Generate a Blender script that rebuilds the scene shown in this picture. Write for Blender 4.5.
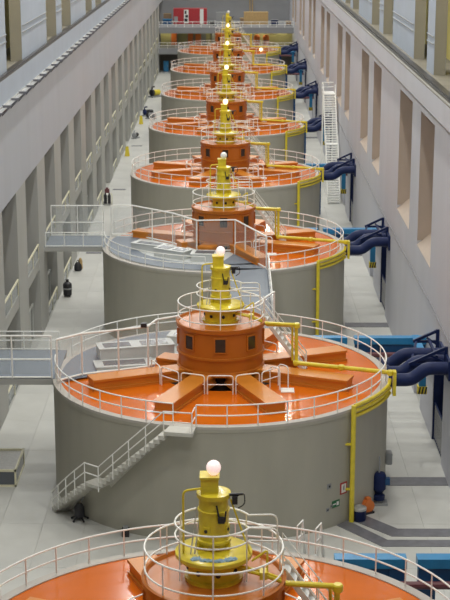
import bpy, math, random
from mathutils import Vector, Matrix

random.seed(7)
for o in list(bpy.data.objects):
    bpy.data.objects.remove(o, do_unlink=True)
SC = bpy.context.scene
COL = SC.collection
PI = math.pi
def rad(a): return math.radians(a)

# ------------------------------------------------------------------ camera, world, exposure
cam = bpy.data.cameras.new('camera')
cam.sensor_fit = 'VERTICAL'; cam.sensor_height = 24.0
cam.lens = 24.0 * 1517.4 / 600.0
cam.clip_end = 600
cam_o = bpy.data.objects.new('camera', cam); COL.objects.link(cam_o)
cam_o.location = (0, 0, 30.254)
cam_o.rotation_euler = (PI / 2 - 0.25201, 0, 0.004273)
cam.dof.use_dof = True
cam.dof.focus_distance = 70.0
cam.dof.aperture_fstop = 1.1
SC.camera = cam_o

w = bpy.data.worlds.new('world'); SC.world = w; w.use_nodes = True
w.node_tree.nodes['Background'].inputs[0].default_value = (0.75, 0.85, 1.0, 1)
w.node_tree.nodes['Background'].inputs[1].default_value = 0.05

SC.view_settings.view_transform = 'Standard'
SC.view_settings.look = 'None'
SC.view_settings.gamma = 1.0
SC.view_settings.use_curve_mapping = False
SC.view_settings.exposure = -1.12

LAMP_POWER = 4000.0
LAMP_Z = 44.0
LAMP_ROWS = (-8.0, 6.0)
LAMP_YS = [33 + 16.1 * k for k in range(18)]

# ------------------------------------------------------------------ dimensions (metres, floor z = 0, hall runs along +y)
XL, XR = -13.85, 11.8          # wall faces
Y_NEAR, Y_END = -14.0, 312.0
S = 32.208                     # spacing of the generators
YC = [78.477 + (i - 1) * S for i in range(8)]
XC = -0.568
R = 9.0                        # barrel radius
ZR = 6.0                       # rim height
ZLEDGE = 20.3

# ------------------------------------------------------------------ materials
def mat(name, col, rough=0.5, metal=0.0, noise=0.0, nscale=3.0, bump=0.0, spec=0.5, coat=0.0, streak=False, emit=None, estr=0.0):
    m = bpy.data.materials.new(name); m.use_nodes = True
    nt = m.node_tree; b = nt.nodes['Principled BSDF']
    b.inputs['Roughness'].default_value = rough
    b.inputs['Metallic'].default_value = metal
    b.inputs['Specular IOR Level'].default_value = spec
    b.inputs['Coat Weight'].default_value = coat
    b.inputs['Coat Roughness'].default_value = 0.12
    b.inputs['Base Color'].default_value = (*col, 1)
    if noise > 0:
        tc = nt.nodes.new('ShaderNodeTexCoord')
        mp = nt.nodes.new('ShaderNodeMapping')
        mp.inputs['Scale'].default_value = (1, 1, 0.25) if streak else (1, 1, 1)
        n = nt.nodes.new('ShaderNodeTexNoise'); n.inputs['Scale'].default_value = nscale
        n.inputs['Detail'].default_value = 5
        r = nt.nodes.new('ShaderNodeValToRGB')
        r.color_ramp.elements[0].position = 0.3; r.color_ramp.elements[1].position = 0.7
        r.color_ramp.elements[0].color = (*[c * (1 - noise) for c in col], 1)
        r.color_ramp.elements[1].color = (*[min(1, c * (1 + noise)) for c in col], 1)
        nt.links.new(tc.outputs['Object'], mp.inputs[0])
        nt.links.new(mp.outputs[0], n.inputs['Vector'])
        nt.links.new(n.outputs['Fac'], r.inputs[0])
        nt.links.new(r.outputs[0], b.inputs['Base Color'])
        if bump > 0:
            bp = nt.nodes.new('ShaderNodeBump'); bp.inputs['Strength'].default_value = bump
            bp.inputs['Distance'].default_value = 0.02
            nt.links.new(n.outputs['Fac'], bp.inputs['Height'])
            nt.links.new(bp.outputs[0], b.inputs['Normal'])
    if emit:
        b.inputs['Emission Color'].default_value = (*emit, 1)
        b.inputs['Emission Strength'].default_value = estr
    return m

def glass_mat(name, col, alpha, rough=0.1):
    m = bpy.data.materials.new(name); m.use_nodes = True
    nt = m.node_tree; b = nt.nodes['Principled BSDF']
    b.inputs['Base Color'].default_value = (*col, 1)
    b.inputs['Roughness'].default_value = rough
    b.inputs['Alpha'].default_value = alpha
    return m

M = {
    'floor': mat('floor_concrete', (0.56, 0.56, 0.53), 0.45, noise=0.10, nscale=0.35, bump=0.05),
    'joint': mat('floor_joint', (0.46, 0.46, 0.43), 0.7),
    'strip': mat('trench_cover', (0.16, 0.16, 0.18), 0.5, noise=0.15, nscale=2),
    'barrel': mat('barrel_concrete', (0.42, 0.405, 0.34), 0.55, noise=0.06, nscale=0.8, streak=True),
    'lip': mat('rim_concrete', (0.50, 0.47, 0.43), 0.6, noise=0.06, nscale=1),
    'deck': mat('deck_orange_paint', (0.66, 0.145, 0.008), 0.14, noise=0.07, nscale=0.5, spec=0.4),
    'beam': mat('beam_orange_paint', (0.60, 0.215, 0.028), 0.32, noise=0.05, nscale=0.8, spec=0.3),
    'hub': mat('hub_orange_paint', (0.48, 0.145, 0.016), 0.3, noise=0.06, nscale=1.0, spec=0.3),
    'yellow': mat('yellow_paint', (0.76, 0.61, 0.035), 0.3, noise=0.10, nscale=2.5, coat=0.2),
    'white': mat('white_rail_paint', (0.92, 0.92, 0.89), 0.4, noise=0.03, nscale=4),
    'stairpaint': mat('stair_grey_cream', (0.58, 0.57, 0.52), 0.5, noise=0.06, nscale=2),
    'cream': mat('cream_rail_paint', (0.78, 0.74, 0.55), 0.4, noise=0.03, nscale=4),
    'dark': mat('dark_pit', (0.05, 0.035, 0.025), 0.6),
    'black': mat('black_rubber', (0.02, 0.02, 0.025), 0.45, noise=0.2, nscale=8),
    'window': mat('dark_window_glass', (0.04, 0.022, 0.015), 0.12),
    'endwall': mat('end_wall_paint', (0.27, 0.275, 0.29), 0.7, noise=0.05, nscale=0.4),
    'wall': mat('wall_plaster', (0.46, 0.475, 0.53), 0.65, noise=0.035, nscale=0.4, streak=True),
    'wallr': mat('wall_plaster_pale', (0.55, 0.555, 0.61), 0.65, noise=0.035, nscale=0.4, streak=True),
    'reveal': mat('recess_beige_paint', (0.45, 0.37, 0.31), 0.7, noise=0.04, nscale=0.8),  # one even beige for recess back, far side and sill
    'pier': mat('pier_concrete', (0.42, 0.42, 0.405), 0.65, noise=0.04, nscale=0.5, streak=True),
    'upier': mat('upper_pier_panel', (0.42, 0.47, 0.56), 0.6, noise=0.04, nscale=0.5),
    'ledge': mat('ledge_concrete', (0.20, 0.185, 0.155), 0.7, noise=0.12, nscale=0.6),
    'gallery': mat('gallery_yellow_wall', (0.70, 0.60, 0.22), 0.7),
    'balcwall': mat('balcony_back_wall', (0.42, 0.40, 0.22), 0.7, noise=0.05, nscale=0.6),
    'pierend': mat('pier_end_concrete', (0.30, 0.28, 0.235), 0.7, noise=0.05, nscale=0.6),  # concrete darkened: the weaker light on camera-facing ends is painted into the colour
    'roof': mat('roof_steel_deck', (0.12, 0.12, 0.125), 0.7, noise=0.08, nscale=0.5),
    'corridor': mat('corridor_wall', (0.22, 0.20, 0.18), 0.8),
    'rail_steel': mat('crane_rail_steel', (0.045, 0.042, 0.045), 0.4, metal=0.3),
    'navy': mat('navy_paint', (0.009, 0.019, 0.082), 0.5, noise=0.12, nscale=2, spec=0.25),
    'blue': mat('blue_paint', (0.025, 0.23, 0.48), 0.35, noise=0.08, nscale=2),
    'dblue': mat('deep_blue_paint', (0.012, 0.075, 0.20), 0.4, noise=0.08, nscale=2),
    'maroon': mat('maroon_pipe', (0.16, 0.05, 0.06), 0.4),
    'walk': mat('walkway_vinyl', (0.17, 0.20, 0.245), 0.5, noise=0.06, nscale=1),
    'pale': mat('pale_grey_panel', (0.62, 0.64, 0.63), 0.4, noise=0.03, nscale=2),
    'panel': mat('dark_display_panel', (0.12, 0.13, 0.15), 0.25),
    'grey': mat('mid_grey_paint', (0.30, 0.31, 0.32), 0.5),
    'steel': mat('galvanised_steel', (0.55, 0.55, 0.54), 0.35, metal=0.5, noise=0.1, nscale=6),
    'red': mat('red_paint', (0.42, 0.03, 0.04), 0.4, noise=0.05, nscale=1),
    'orange2': mat('orange_door_paint', (0.75, 0.20, 0.04), 0.4),
    'tan': mat('tan_plywood', (0.50, 0.34, 0.15), 0.6, noise=0.12, nscale=2),
    'brown': mat('brown_cardboard', (0.30, 0.20, 0.12), 0.7),
    'signwhite': mat('sign_white', (0.8, 0.8, 0.78), 0.5),
    'signred': mat('sign_red', (0.4, 0.03, 0.03), 0.5),
    'signgreen': mat('sign_green', (0.02, 0.16, 0.06), 0.5),
    'cloth': mat('blue_grey_cloth', (0.28, 0.42, 0.55), 0.8, noise=0.15, nscale=6),
    'lampcase': mat('lamp_case', (0.5, 0.5, 0.5), 0.4, metal=0.6),
    'lampface': mat('lamp_face', (0.9, 0.9, 0.9), 0.4, emit=(1, 0.97, 0.92), estr=4.0),
    'bulb_pink': mat('bulb_lit_pink', (0.9, 0.85, 0.85), 0.3, emit=(1.0, 0.70, 0.66), estr=1.5),
    'bulb_warm': mat('bulb_lit_warm', (0.9, 0.85, 0.7), 0.3, emit=(1.0, 0.72, 0.38), estr=6.0),
    'bulb_off': mat('bulb_unlit_opal', (0.85, 0.85, 0.83), 0.25, emit=(1, 0.98, 0.95), estr=0.15),  # lamp is off; a faint glow is put into the globe's colour
    'lamp_y': mat('balcony_lamp_lit', (0.9, 0.85, 0.6), 0.3, emit=(1.0, 0.9, 0.5), estr=14.0),
    'glass': glass_mat('clear_panel', (0.62, 0.68, 0.70), 0.14),
    'glassd': glass_mat('smoked_panel', (0.20, 0.24, 0.26), 0.6),
    'stripe_y': mat('hazard_yellow', (0.75, 0.6, 0.04), 0.5),
}

# ------------------------------------------------------------------ mesh builder
class MB:
    def __init__(self): self.v = []; self.f = []
    def add(self, vs, fs):
        n = len(self.v); self.v += [tuple(v) for v in vs]; self.f += [tuple(i + n for i in f) for f in fs]; return self
    def box(self, x0, y0, z0, x1, y1, z1):
        vs = [(x, y, z) for z in (z0, z1) for y in (y0, y1) for x in (x0, x1)]
        return self.add(vs, [(0, 2, 3, 1), (4, 5, 7, 6), (0, 1, 5, 4), (2, 6, 7, 3), (0, 4, 6, 2), (1, 3, 7, 5)])
    def obox(self, c, ax, ay, az, hx, hy, hz):
        c = Vector(c); ax = Vector(ax).normalized() * hx; ay = Vector(ay).normalized() * hy; az = Vector(az).normalized() * hz
        vs = [c + ax * i + ay * j + az * k for k in (-1, 1) for j in (-1, 1) for i in (-1, 1)]
        return self.add(vs, [(0, 2, 3, 1), (4, 5, 7, 6), (0, 1, 5, 4), (2, 6, 7, 3), (0, 4, 6, 2), (1, 3, 7, 5)])
    def bar(self, p, q, wd, ht):
        p = Vector(p); q = Vector(q); d = (q - p)
        up = Vector((0, 0, 1)) if abs(d.normalized().z) < 0.95 else Vector((0, 1, 0))
        sx = d.cross(up).normalized(); u = sx.cross(d).normalized()
        return self.obox((p + q) / 2, d, sx, u, d.length / 2, wd / 2, ht / 2)
    def lathe(self, prof, n=32, cx=0, cy=0, cap=True, closed=False):
        vs = []
        for r, z in prof:
            for k in range(n):
                a = 2 * PI * k / n
                vs.append((cx + r * math.cos(a), cy + r * math.sin(a), z))
        fs = []
        m = len(prof)
        for i in range(m if closed else m - 1):
            j = (i + 1) % m
            for k in range(n):
                l = (k + 1) % n
                fs.append((i * n + k, i * n + l, j * n + l, j * n + k))
        if cap and not closed:
            if prof[0][0] > 1e-4: fs.append(tuple(reversed(range(n))))
            if prof[-1][0] > 1e-4: fs.append(tuple((m - 1) * n + k for k in range(n)))
        return self.add(vs, fs)
    def tube(self, pts, r, n=8, closed=False):
        P = [Vector(p) for p in pts]; m = len(P)
        vs = []; prev = None
        for i in range(m):
            if closed: t = (P[(i + 1) % m] - P[i - 1])
            elif i == 0: t = P[1] - P[0]
            elif i == m - 1: t = P[-1] - P[-2]
            else: t = (P[i + 1] - P[i]).normalized() + (P[i] - P[i - 1]).normalized()
            t = t.normalized()
            if prev is None:
                ref = Vector((0, 0, 1)) if abs(t.z) < 0.9 else Vector((1, 0, 0))
                u = t.cross(ref).normalized()
            else:
                u = (prev - t * prev.dot(t)).normalized()
            prev = u; v = t.cross(u)
            for k in range(n):
                a = 2 * PI * k / n
                vs.append(P[i] + (u * math.cos(a) + v * math.sin(a)) * r)
        fs = []
        for i in range(m if closed else m - 1):
            j = (i + 1) % m
            for k in range(n):
                l = (k + 1) % n
                fs.append((i * n + k, i * n + l, j * n + l, j * n + k))
        if not closed:
            fs.append(tuple(reversed(range(n)))); fs.append(tuple((m - 1) * n + k for k in range(n)))
        return self.add(vs, fs)
    def arc(self, r, z, a0, a1, rt, n=8, step=4.0):
        k = max(2, int(abs(a1 - a0) / step) + 1)
        if abs(a1 - a0) >= 359.9:
            return self.tube([(r * math.cos(rad(a0 + 360 * i / k)), r * math.sin(rad(a0 + 360 * i / k)), z) for i in range(k)], rt, n, True)
        return self.tube([(r * math.cos(rad(a0 + (a1 - a0) * i / k)), r * math.sin(rad(a0 + (a1 - a0) * i / k)), z) for i in range(k + 1)], rt, n)
    def prism(self, poly, z0, z1):
        n = len(poly)
        vs = [(x, y, z0) for x, y in poly] + [(x, y, z1) for x, y in poly]
        fs = [tuple(reversed(range(n))), tuple(range(n, 2 * n))] + [(i, (i + 1) % n, n + (i + 1) % n, n + i) for i in range(n)]
        return self.add(vs, fs)
    def mesh(self, name):
        me = bpy.data.meshes.new(name); me.from_pydata(self.v, [], self.f); me.update()
        import bmesh
        b = bmesh.new(); b.from_mesh(me); bmesh.ops.recalc_face_normals(b, faces=b.faces); b.to_mesh(me); b.free()
        for p in me.polygons: p.use_smooth = True
        me.set_sharp_from_angle(angle=rad(30))
        return me

def bend(pts, r=0.3, k=4):
    """round the corners of a polyline"""
    P = [Vector(p) for p in pts]; out = [P[0]]
    for i in range(1, len(P) - 1):
        a = (P[i - 1] - P[i]); b = (P[i + 1] - P[i])
        d = min(r, a.length * .45, b.length * .45)
        s = P[i] + a.normalized() * d; e = P[i] + b.normalized() * d
        for j in range(k + 1):
            t = j / k
            out.append(s * (1 - t) ** 2 + P[i] * 2 * t * (1 - t) + e * t * t)
    out.append(P[-1]); return out

CACHE = {}
def shared(key, fn):
    if key not in CACHE: CACHE[key] = fn().mesh(key)
    return CACHE[key]
def matted(me, m):
    if not me.materials: me.materials.append(M[m])
    return me
def obj(name, src, m, parent=None, loc=(0, 0, 0), rz=0.0, rot=None):
    me = src.mesh(name) if isinstance(src, MB) else src
    matted(me, m)
    o = bpy.data.objects.new(name, me); COL.objects.link(o)
    o.location = loc; o.rotation_euler = rot if rot else (0, 0, rz)
    if parent: o.parent = parent
    return o
def tag(o, label, cat, group=None):
    o['label'] = label; o['category'] = cat
    if group: o['group'] = group
    return o
def thing(name, label, cat, loc=(0, 0, 0), rz=0.0, group=None):
    o = bpy.data.objects.new(name, None); COL.objects.link(o)
    o.empty_display_size = 0.2
    o.location = loc; o.rotation_euler = (0, 0, rz)
    return tag(o, label, cat, group)
def struct(name, src, m, parent=None):
    o = obj(name, src, m, parent)
    if not parent: o['kind'] = 'structure'
    return o
def pol(r, a, z=0.0): return (r * math.cos(rad(a)), r * math.sin(rad(a)), z)

# ------------------------------------------------------------------ the hall
floor = struct('floor', MB().box(-17.5, Y_NEAR, -0.4, 16.5, Y_END + 2, -0.03), 'joint')
# floor slabs with recessed joints (nearest ones single, the rest joined)
SLX = [(XL + 0.02 + 2.145 * k, XL + 0.02 + 2.145 * (k + 1) - 0.012) for k in range(12)]
SLY = S / 6
slabs = []
far_slabs = MB()
mesh_slab = matted(MB().box(0, 0, -0.04, 2.133, SLY - 0.015, 0.0).mesh('slab'), 'floor')
def hidden_slab(x0, x1, y0, y1):
    for yc in YC:
        for x in (x0, x1):
            for y in (y0, y1):
                if (x - XC) ** 2 + (y - yc) ** 2 > 8.6 ** 2: break
            else: continue
            break
        else: return True
    return False
ny = int((Y_END + 2 - Y_NEAR) / SLY) + 1
cnt = 0
for j in range(ny):
    y0 = Y_NEAR + j * SLY; y1 = y0 + SLY
    for x0, x1 in SLX:
        if hidden_slab(x0, x1, y0, y1): continue
        if y0 > 40 and cnt < 290:
            obj('slab', mesh_slab, 'floor', floor, (x0, y0, 0)); cnt += 1
        else:
            far_slabs.box(x0, y0, -0.04, x1, y1 - 0.015, 0.0)
fs_o = obj('slabs', far_slabs, 'floor', floor); fs_o['kind'] = 'stuff'

# ---- left wall: piers with two storeys of openings
OP0, OPW, OPP = 100.6, 6.3, S / 3
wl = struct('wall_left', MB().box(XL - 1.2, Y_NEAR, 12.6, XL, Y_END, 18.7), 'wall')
mesh_pier = matted(MB().box(-1.2, 0, 0, 0, OPP - OPW, 12.6).mesh('pier'), 'pier')
mesh_band = matted(MB().box(-1.1, 0, 5.0, -0.05, OPW, 5.8).mesh('floor_band'), 'pier')
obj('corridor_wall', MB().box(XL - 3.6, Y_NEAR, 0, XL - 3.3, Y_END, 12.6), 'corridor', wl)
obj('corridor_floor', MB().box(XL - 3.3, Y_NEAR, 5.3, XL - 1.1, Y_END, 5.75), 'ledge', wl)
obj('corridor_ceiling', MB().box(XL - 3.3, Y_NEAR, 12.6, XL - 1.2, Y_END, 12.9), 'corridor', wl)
k0 = -int((OP0 - Y_NEAR) / OPP)
mesh_guard_rail = matted(MB().box(-0.05, 0, 0.98, 0.05, OPW, 1.08).box(-0.04, 0, 0.0, 0.04, 0.08, 1.0).box(-0.04, OPW - .08, 0, 0.04, OPW, 1.0).box(-0.04, OPW / 2 - .04, 0, 0.04, OPW / 2 + .04, 1.0).mesh('opening_rail'), 'cream')
mesh_guard_pane = matted(MB().box(-0.01, 0.1, 0.1, 0.01, OPW - .1, 0.92).mesh('guard_pane'), 'glassd')
mesh_door_frame = matted(MB().box(-.05, 0, 0, .05, .1, 2.6).box(-.05, 1.5, 0, .05, 1.6, 2.6).box(-.05, 3.0, 0, .05, 3.1, 2.6).box(-.05, 0, 2.5, .05, 3.1, 2.62).mesh('door_frame'), 'pale')
mesh_door_pane = matted(MB().box(-.015, .1, .05, .015, 3.0, 2.5).mesh('door_pane'), 'glass')
ords = {}
for k in range(k0, 30):
    y = OP0 + k * OPP
    if y + OPW > Y_END - 20: break
    obj('pier', mesh_pier, 'pier', wl, (XL, y + OPW, 0))
    obj('floor_band', mesh_band, 'pier', wl, (XL, y, 0))
    if y > 55:
        g = obj('opening_rail', mesh_guard_rail, 'cream', wl, (XL - 0.08, y, 5.8))
        obj('guard_pane', mesh_guard_pane, 'glassd', g)
        if k % 3 != 0:
            g = obj('opening_rail', mesh_guard_rail, 'cream', wl, (XL - 0.08, y, 0))
            obj('guard_pane', mesh_guard_pane, 'glassd', g)
        if k % 3 != 2:
            d = obj('door_frame', mesh_door_frame, 'pale', wl, (XL - 0.55, y + 2.6, 0))
            obj('door_pane', mesh_door_pane, 'glass', d)
# left cornice, cable tray, crane ledge
trim_l = struct('trim_4', MB().box(XL - 1.2, Y_NEAR, 18.7, XL + 0.1, Y_END, ZLEDGE - 0.02), 'upier')
tray = obj('cable_tray', MB().box(XL + 0.1, Y_NEAR, 18.72, XL + 0.16, Y_END, 18.86).box(XL + 0.1, Y_NEAR, 18.72, XL + 0.42, Y_END, 18.75), 'steel', trim_l)
mesh_brk = matted(MB().add([(0, 0, -.45), (0, .16, -.45), (0, 0, .22), (0, .16, .22), (.62, 0, .22), (.62, .16, .22)],
    [(0, 2, 4), (1, 5, 3), (0, 1, 3, 2), (2, 3, 5, 4), (0, 4, 5, 1)]).mesh('tray_bracket'), 'strip')
for k in range(64):
    obj('tray_bracket', mesh_brk, 'grey', tray, (XL + 0.1, 62 + 3.6 * k, 18.66))
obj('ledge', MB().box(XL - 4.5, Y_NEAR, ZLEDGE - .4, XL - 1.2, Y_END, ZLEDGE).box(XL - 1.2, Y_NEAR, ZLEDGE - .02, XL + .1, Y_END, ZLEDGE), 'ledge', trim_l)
obj('crane_rail', MB().box(XL - 0.12, Y_NEAR, ZLEDGE, XL + 0.02, Y_END, ZLEDGE + .16).box(XL - 0.5, Y_NEAR, ZLEDGE, XL + .09, Y_END, ZLEDGE + .06), 'rail_steel', trim_l)
obj('gallery_wall', MB().box(XL - 3.0, Y_NEAR, ZLEDGE, XL - 2.7, Y_END, 46), 'gallery', trim_l)
def upper_row(parent, side, face, phase):
    # wide and narrow piers standing on the crane ledge
    for k in range(-4, 7):
        for (d0, ln) in ((0.0, 14.0), (21.6 if side > 0 else 20.8, 3.4 if side > 0 else 4.0)):
            y0 = phase + k * S + d0
            if y0 + ln > Y_END or y0 < Y_NEAR: continue
            x0, x1 = (face - 0.8, face) if side < 0 else (face, face + 0.75)
            p = obj('upper_pier', shared('upper_pier_%d_%d' % (side, int(ln)), lambda: MB().box(x0 - face, 0, 0, x1 - face, ln, 25.7)), 'upier', parent, (face, y0, ZLEDGE))
            obj('pier_end', shared('pier_end_%d' % side, lambda: MB().box(x0 - face + .02, -0.03, 0, x1 - face - .02, 0.02, 25.7)), 'pierend', p)  # thin plate over the camera-facing end, carrying its painted shade
            cx = 0.06 if side < 0 else -0.06
            for z in (1.9, 2.35):
                obj('conduit', shared('conduit_%d_%d' % (side, int(ln)), lambda: MB().tube([(cx, 0.1, 0), (cx, ln - .1, 0)], 0.035, 6)), 'grey', p, (0, 0, z))
upper_row(trim_l, -1, XL - 0.35, 103.8)

# ---- right wall: pairs of tall recesses
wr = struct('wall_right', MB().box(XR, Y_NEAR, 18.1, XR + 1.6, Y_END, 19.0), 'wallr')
RZ0, RZ1 = 9.9, 18.1
RD = 1.2
rec = []
for k in range(-3, 8):
    rec += [(87.8 + k * S, 94.4 + k * S), (98.9 + k * S, 106.4 + k * S)]
rec = [r for r in rec if r[0] > Y_NEAR and r[1] < Y_END]
ys = [Y_NEAR] + [v for r in rec for v in r] + [Y_END]
for a, b in zip(ys[0::2], ys[1::2]):
    obj('pilaster', MB().box(XR, a, RZ0, XR + RD, b, RZ1), 'wallr', wr)
for a, b in rec:
    rp = obj('recess', MB().box(XR + RD, a - .2, RZ0 - .3, XR + RD + .3, b + .2, RZ1), 'reveal', wr)
    obj('recess_side', shared('recess_side', lambda: MB().box(0.015, -0.03, RZ0, RD, 0.01, RZ1)), 'reveal', rp, (XR, b, 0))
    obj('sill', MB().add([(XR, a, RZ0 - .3), (XR + RD, a, RZ0 - .3), (XR, b, RZ0 - .3), (XR + RD, b, RZ0 - .3), (XR, a, RZ0 - .28), (XR + RD, a, RZ0 + .75), (XR, b, RZ0 - .28), (XR + RD, b, RZ0 + .75)],
        [(0, 2, 3, 1), (4, 5, 7, 6), (0, 1, 5, 4), (2, 6, 7, 3), (0, 4, 6, 2), (1, 3, 7, 5)]), 'reveal', rp)
# lower right wall with ground openings (one gate niche and one plain niche per bay)
niche = []
for i in range(8):
    niche += [(YC[i] + 2.0, YC[i] + 6.2, 5.3, 'gate'), (YC[i] + 12.0, YC[i] + 15.0, 3.6, 'door')]
low = MB().box(XR, Y_NEAR, 5.3, XR + 1.6, Y_END, RZ0 - .3)
cur = Y_NEAR
for a, b, h, kd in niche:
    low.box(XR, cur, 0, XR + 1.6, a, 5.3)
    if h < 5.3: low.box(XR, a, h, XR + 1.6, b, 5.3)
    cur = b
low.box(XR, cur, 0, XR + 1.6, Y_END, 5.3)
for a, b in zip(ys[0::2], ys[1::2]): low.box(XR, a, RZ0 - .3, XR + 1.6, b, RZ0)
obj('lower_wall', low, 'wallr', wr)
obj('niche_back', MB().box(XR + 1.6, Y_NEAR, 0, XR + 1.8, Y_END, 5.3), 'navy', wr)
for i in range(8):
    g = obj('niche_gate', shared('niche_gate', lambda: MB().box(0, 0, 0.1, .06, 4.2, .2).box(0, 0, 2.2, .06, 4.2, 2.3)), 'navy', wr, (XR + .12, YC[i] + 2.0, 0))
    obj('niche_side', shared('niche_side', lambda: MB().box(.03, -.04, 0, 1.6, 0.0, 5.3)), 'navy', wr, (XR, YC[i] + 6.2, 0))
    for k in range(9):
        obj('gate_bar', shared('gate_bar', lambda: MB().box(0, 0, .1, .05, .07, 2.2)), 'pale' if False else 'steel', g, (0, .15 + k * .465, 0))
    obj('niche_door', shared('niche_door', lambda: MB().box(0, 0, 0, .08, 3.0, 3.6)), 'grey', wr, (XR + .5, YC[i] + 12.0, 0))
# thin cable sagging along the right wall
cb = MB(); pts = []
for k in range(0, 131):
    y = 44 + k * 1.8
    pts.append((XR - 0.04, y, 7.6 + 0.14 * math.sin(y * 0.09) - 0.12 * abs(math.sin(y * PI / 10.8))))
tag(obj('wall_cable', cb.tube(pts, 0.03, 5), 'strip'), 'thin grey cable sagging along the pale right hand wall', 'cable')
# right cornice with bevelled underside, ledge, rail
trim_r = struct('trim_3', MB().add([(XR, Y_NEAR, 18.5), (XR - .5, Y_NEAR, 19.05), (XR - .5, Y_NEAR, ZLEDGE - .02), (XR + 1.6, Y_NEAR, ZLEDGE - .02), (XR + 1.6, Y_NEAR, 18.5),
                      (XR, Y_END, 18.5), (XR - .5, Y_END, 19.05), (XR - .5, Y_END, ZLEDGE - .02), (XR + 1.6, Y_END, ZLEDGE - .02), (XR + 1.6, Y_END, 18.5)],
                     [(0, 1, 2, 3, 4), (9, 8, 7, 6, 5), (0, 5, 6, 1), (1, 6, 7, 2), (2, 7, 8, 3), (3, 8, 9, 4), (4, 9, 5, 0)]), 'wallr')
obj('ledge', MB().box(XR - .5, Y_NEAR, ZLEDGE - .02, XR + 4.6, Y_END, ZLEDGE + .02), 'ledge', trim_r)
obj('crane_rail', MB().box(XR - .12, Y_NEAR, ZLEDGE, XR + .02, Y_END, ZLEDGE + .18).box(XR - .25, Y_NEAR, ZLEDGE, XR + .42, Y_END, ZLEDGE + .06), 'rail_steel', trim_r)
obj('cable_tray', MB().box(XR - .48, Y_NEAR, ZLEDGE, XR - .40, Y_END, ZLEDGE + .08), 'steel', trim_r)
obj('gallery_wall', MB().box(XR + 3.0, Y_NEAR, ZLEDGE, XR + 3.3, Y_END, 46), 'gallery', trim_r)
upper_row(trim_r, 1, XR + 0.68, 105.0)

# ---- end wall, near wall, ceiling
we = struct('wall_far', MB().box(-19, Y_END, 0, 17, Y_END + .4, 46), 'endwall')
obj('wall_beam', MB().box(XL, Y_END - .4, 13.5, XR, Y_END, 14.6), 'grey', we)
struct('wall_near', MB().box(-19, Y_NEAR - .4, 0, 17, Y_NEAR, 46), 'wall')
ceil = struct('ceiling', MB().box(-19, Y_NEAR, 46, 17, Y_END + .4, 46.4), 'roof')

# ---- lamps hanging from the ceiling
mesh_lcase = matted(MB().lathe([(.12, .9), (.14, .55), (.75, .12), (.8, 0.0), (.72, 0.0)], 20).tube([(0, 0, .85), (0, 0, 2.0)], .03, 6).mesh('lamp_shade'), 'lampcase')
mesh_lface = matted(MB().lathe([(.7, .06), (.7, .03)], 20).mesh('lamp_lens'), 'lampface')
for x in LAMP_ROWS:
    for y in LAMP_YS:
        t = thing('ceiling_lamp', 'round metal high bay lamp hanging from the hall ceiling', 'lamp', (x, y, LAMP_Z), 0, 'high bay lamps in two rows under the ceiling')
        obj('lamp_shade', mesh_lcase, 'lampcase', t); obj('lamp_lens', mesh_lface, 'lampface', t)
        ld = bpy.data.lights.new('lamp_light', 'AREA'); ld.shape = 'DISK'; ld.size = 1.4
        ld.energy = LAMP_POWER; ld.color = (1.0, 0.98, 0.90) if x > 0 else (0.98, 0.98, 0.95)
        lo = bpy.data.objects.new('lamp_light', ld); COL.objects.link(lo); lo.parent = t; lo.location = (0, 0, -0.05)

# ------------------------------------------------------------------ generators
WHICH = ['nearest', 'second', 'third', 'fourth', 'fifth', 'sixth', 'seventh', 'eighth']
GDESC = ['nearest round generator housing, its orange deck cut off by the bottom of the picture',
         'second generator housing from the viewer, whole orange deck in view, curved stairs on its side',
         'third generator housing from the viewer, fenced grey visitor deck on its front',
         'fourth generator housing from the viewer, behind the fenced one',
         'fifth generator housing from the viewer along the row',
         'sixth generator housing from the viewer along the row',
         'seventh generator housing from the viewer, last but one before the balconies',
         'farthest generator housing, right below the balconies at the end']

RAIL_ARCS = {1: [(-97.3, 68), (97, 160), (182, 255.3)], 2: [(-69, 160), (182, 262)]}
def rails_mesh(arcs):
    b = MB()
    for a0, a1 in arcs:
        st = 3.0
        for z in (0.56, 1.08):
            b.arc(R - .12, z, a0, a1, 0.035, 6, st)
    return b
mesh_post = lambda: MB().tube([(0, 0, 0), (0, 0, 1.08)], 0.032, 6)

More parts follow.
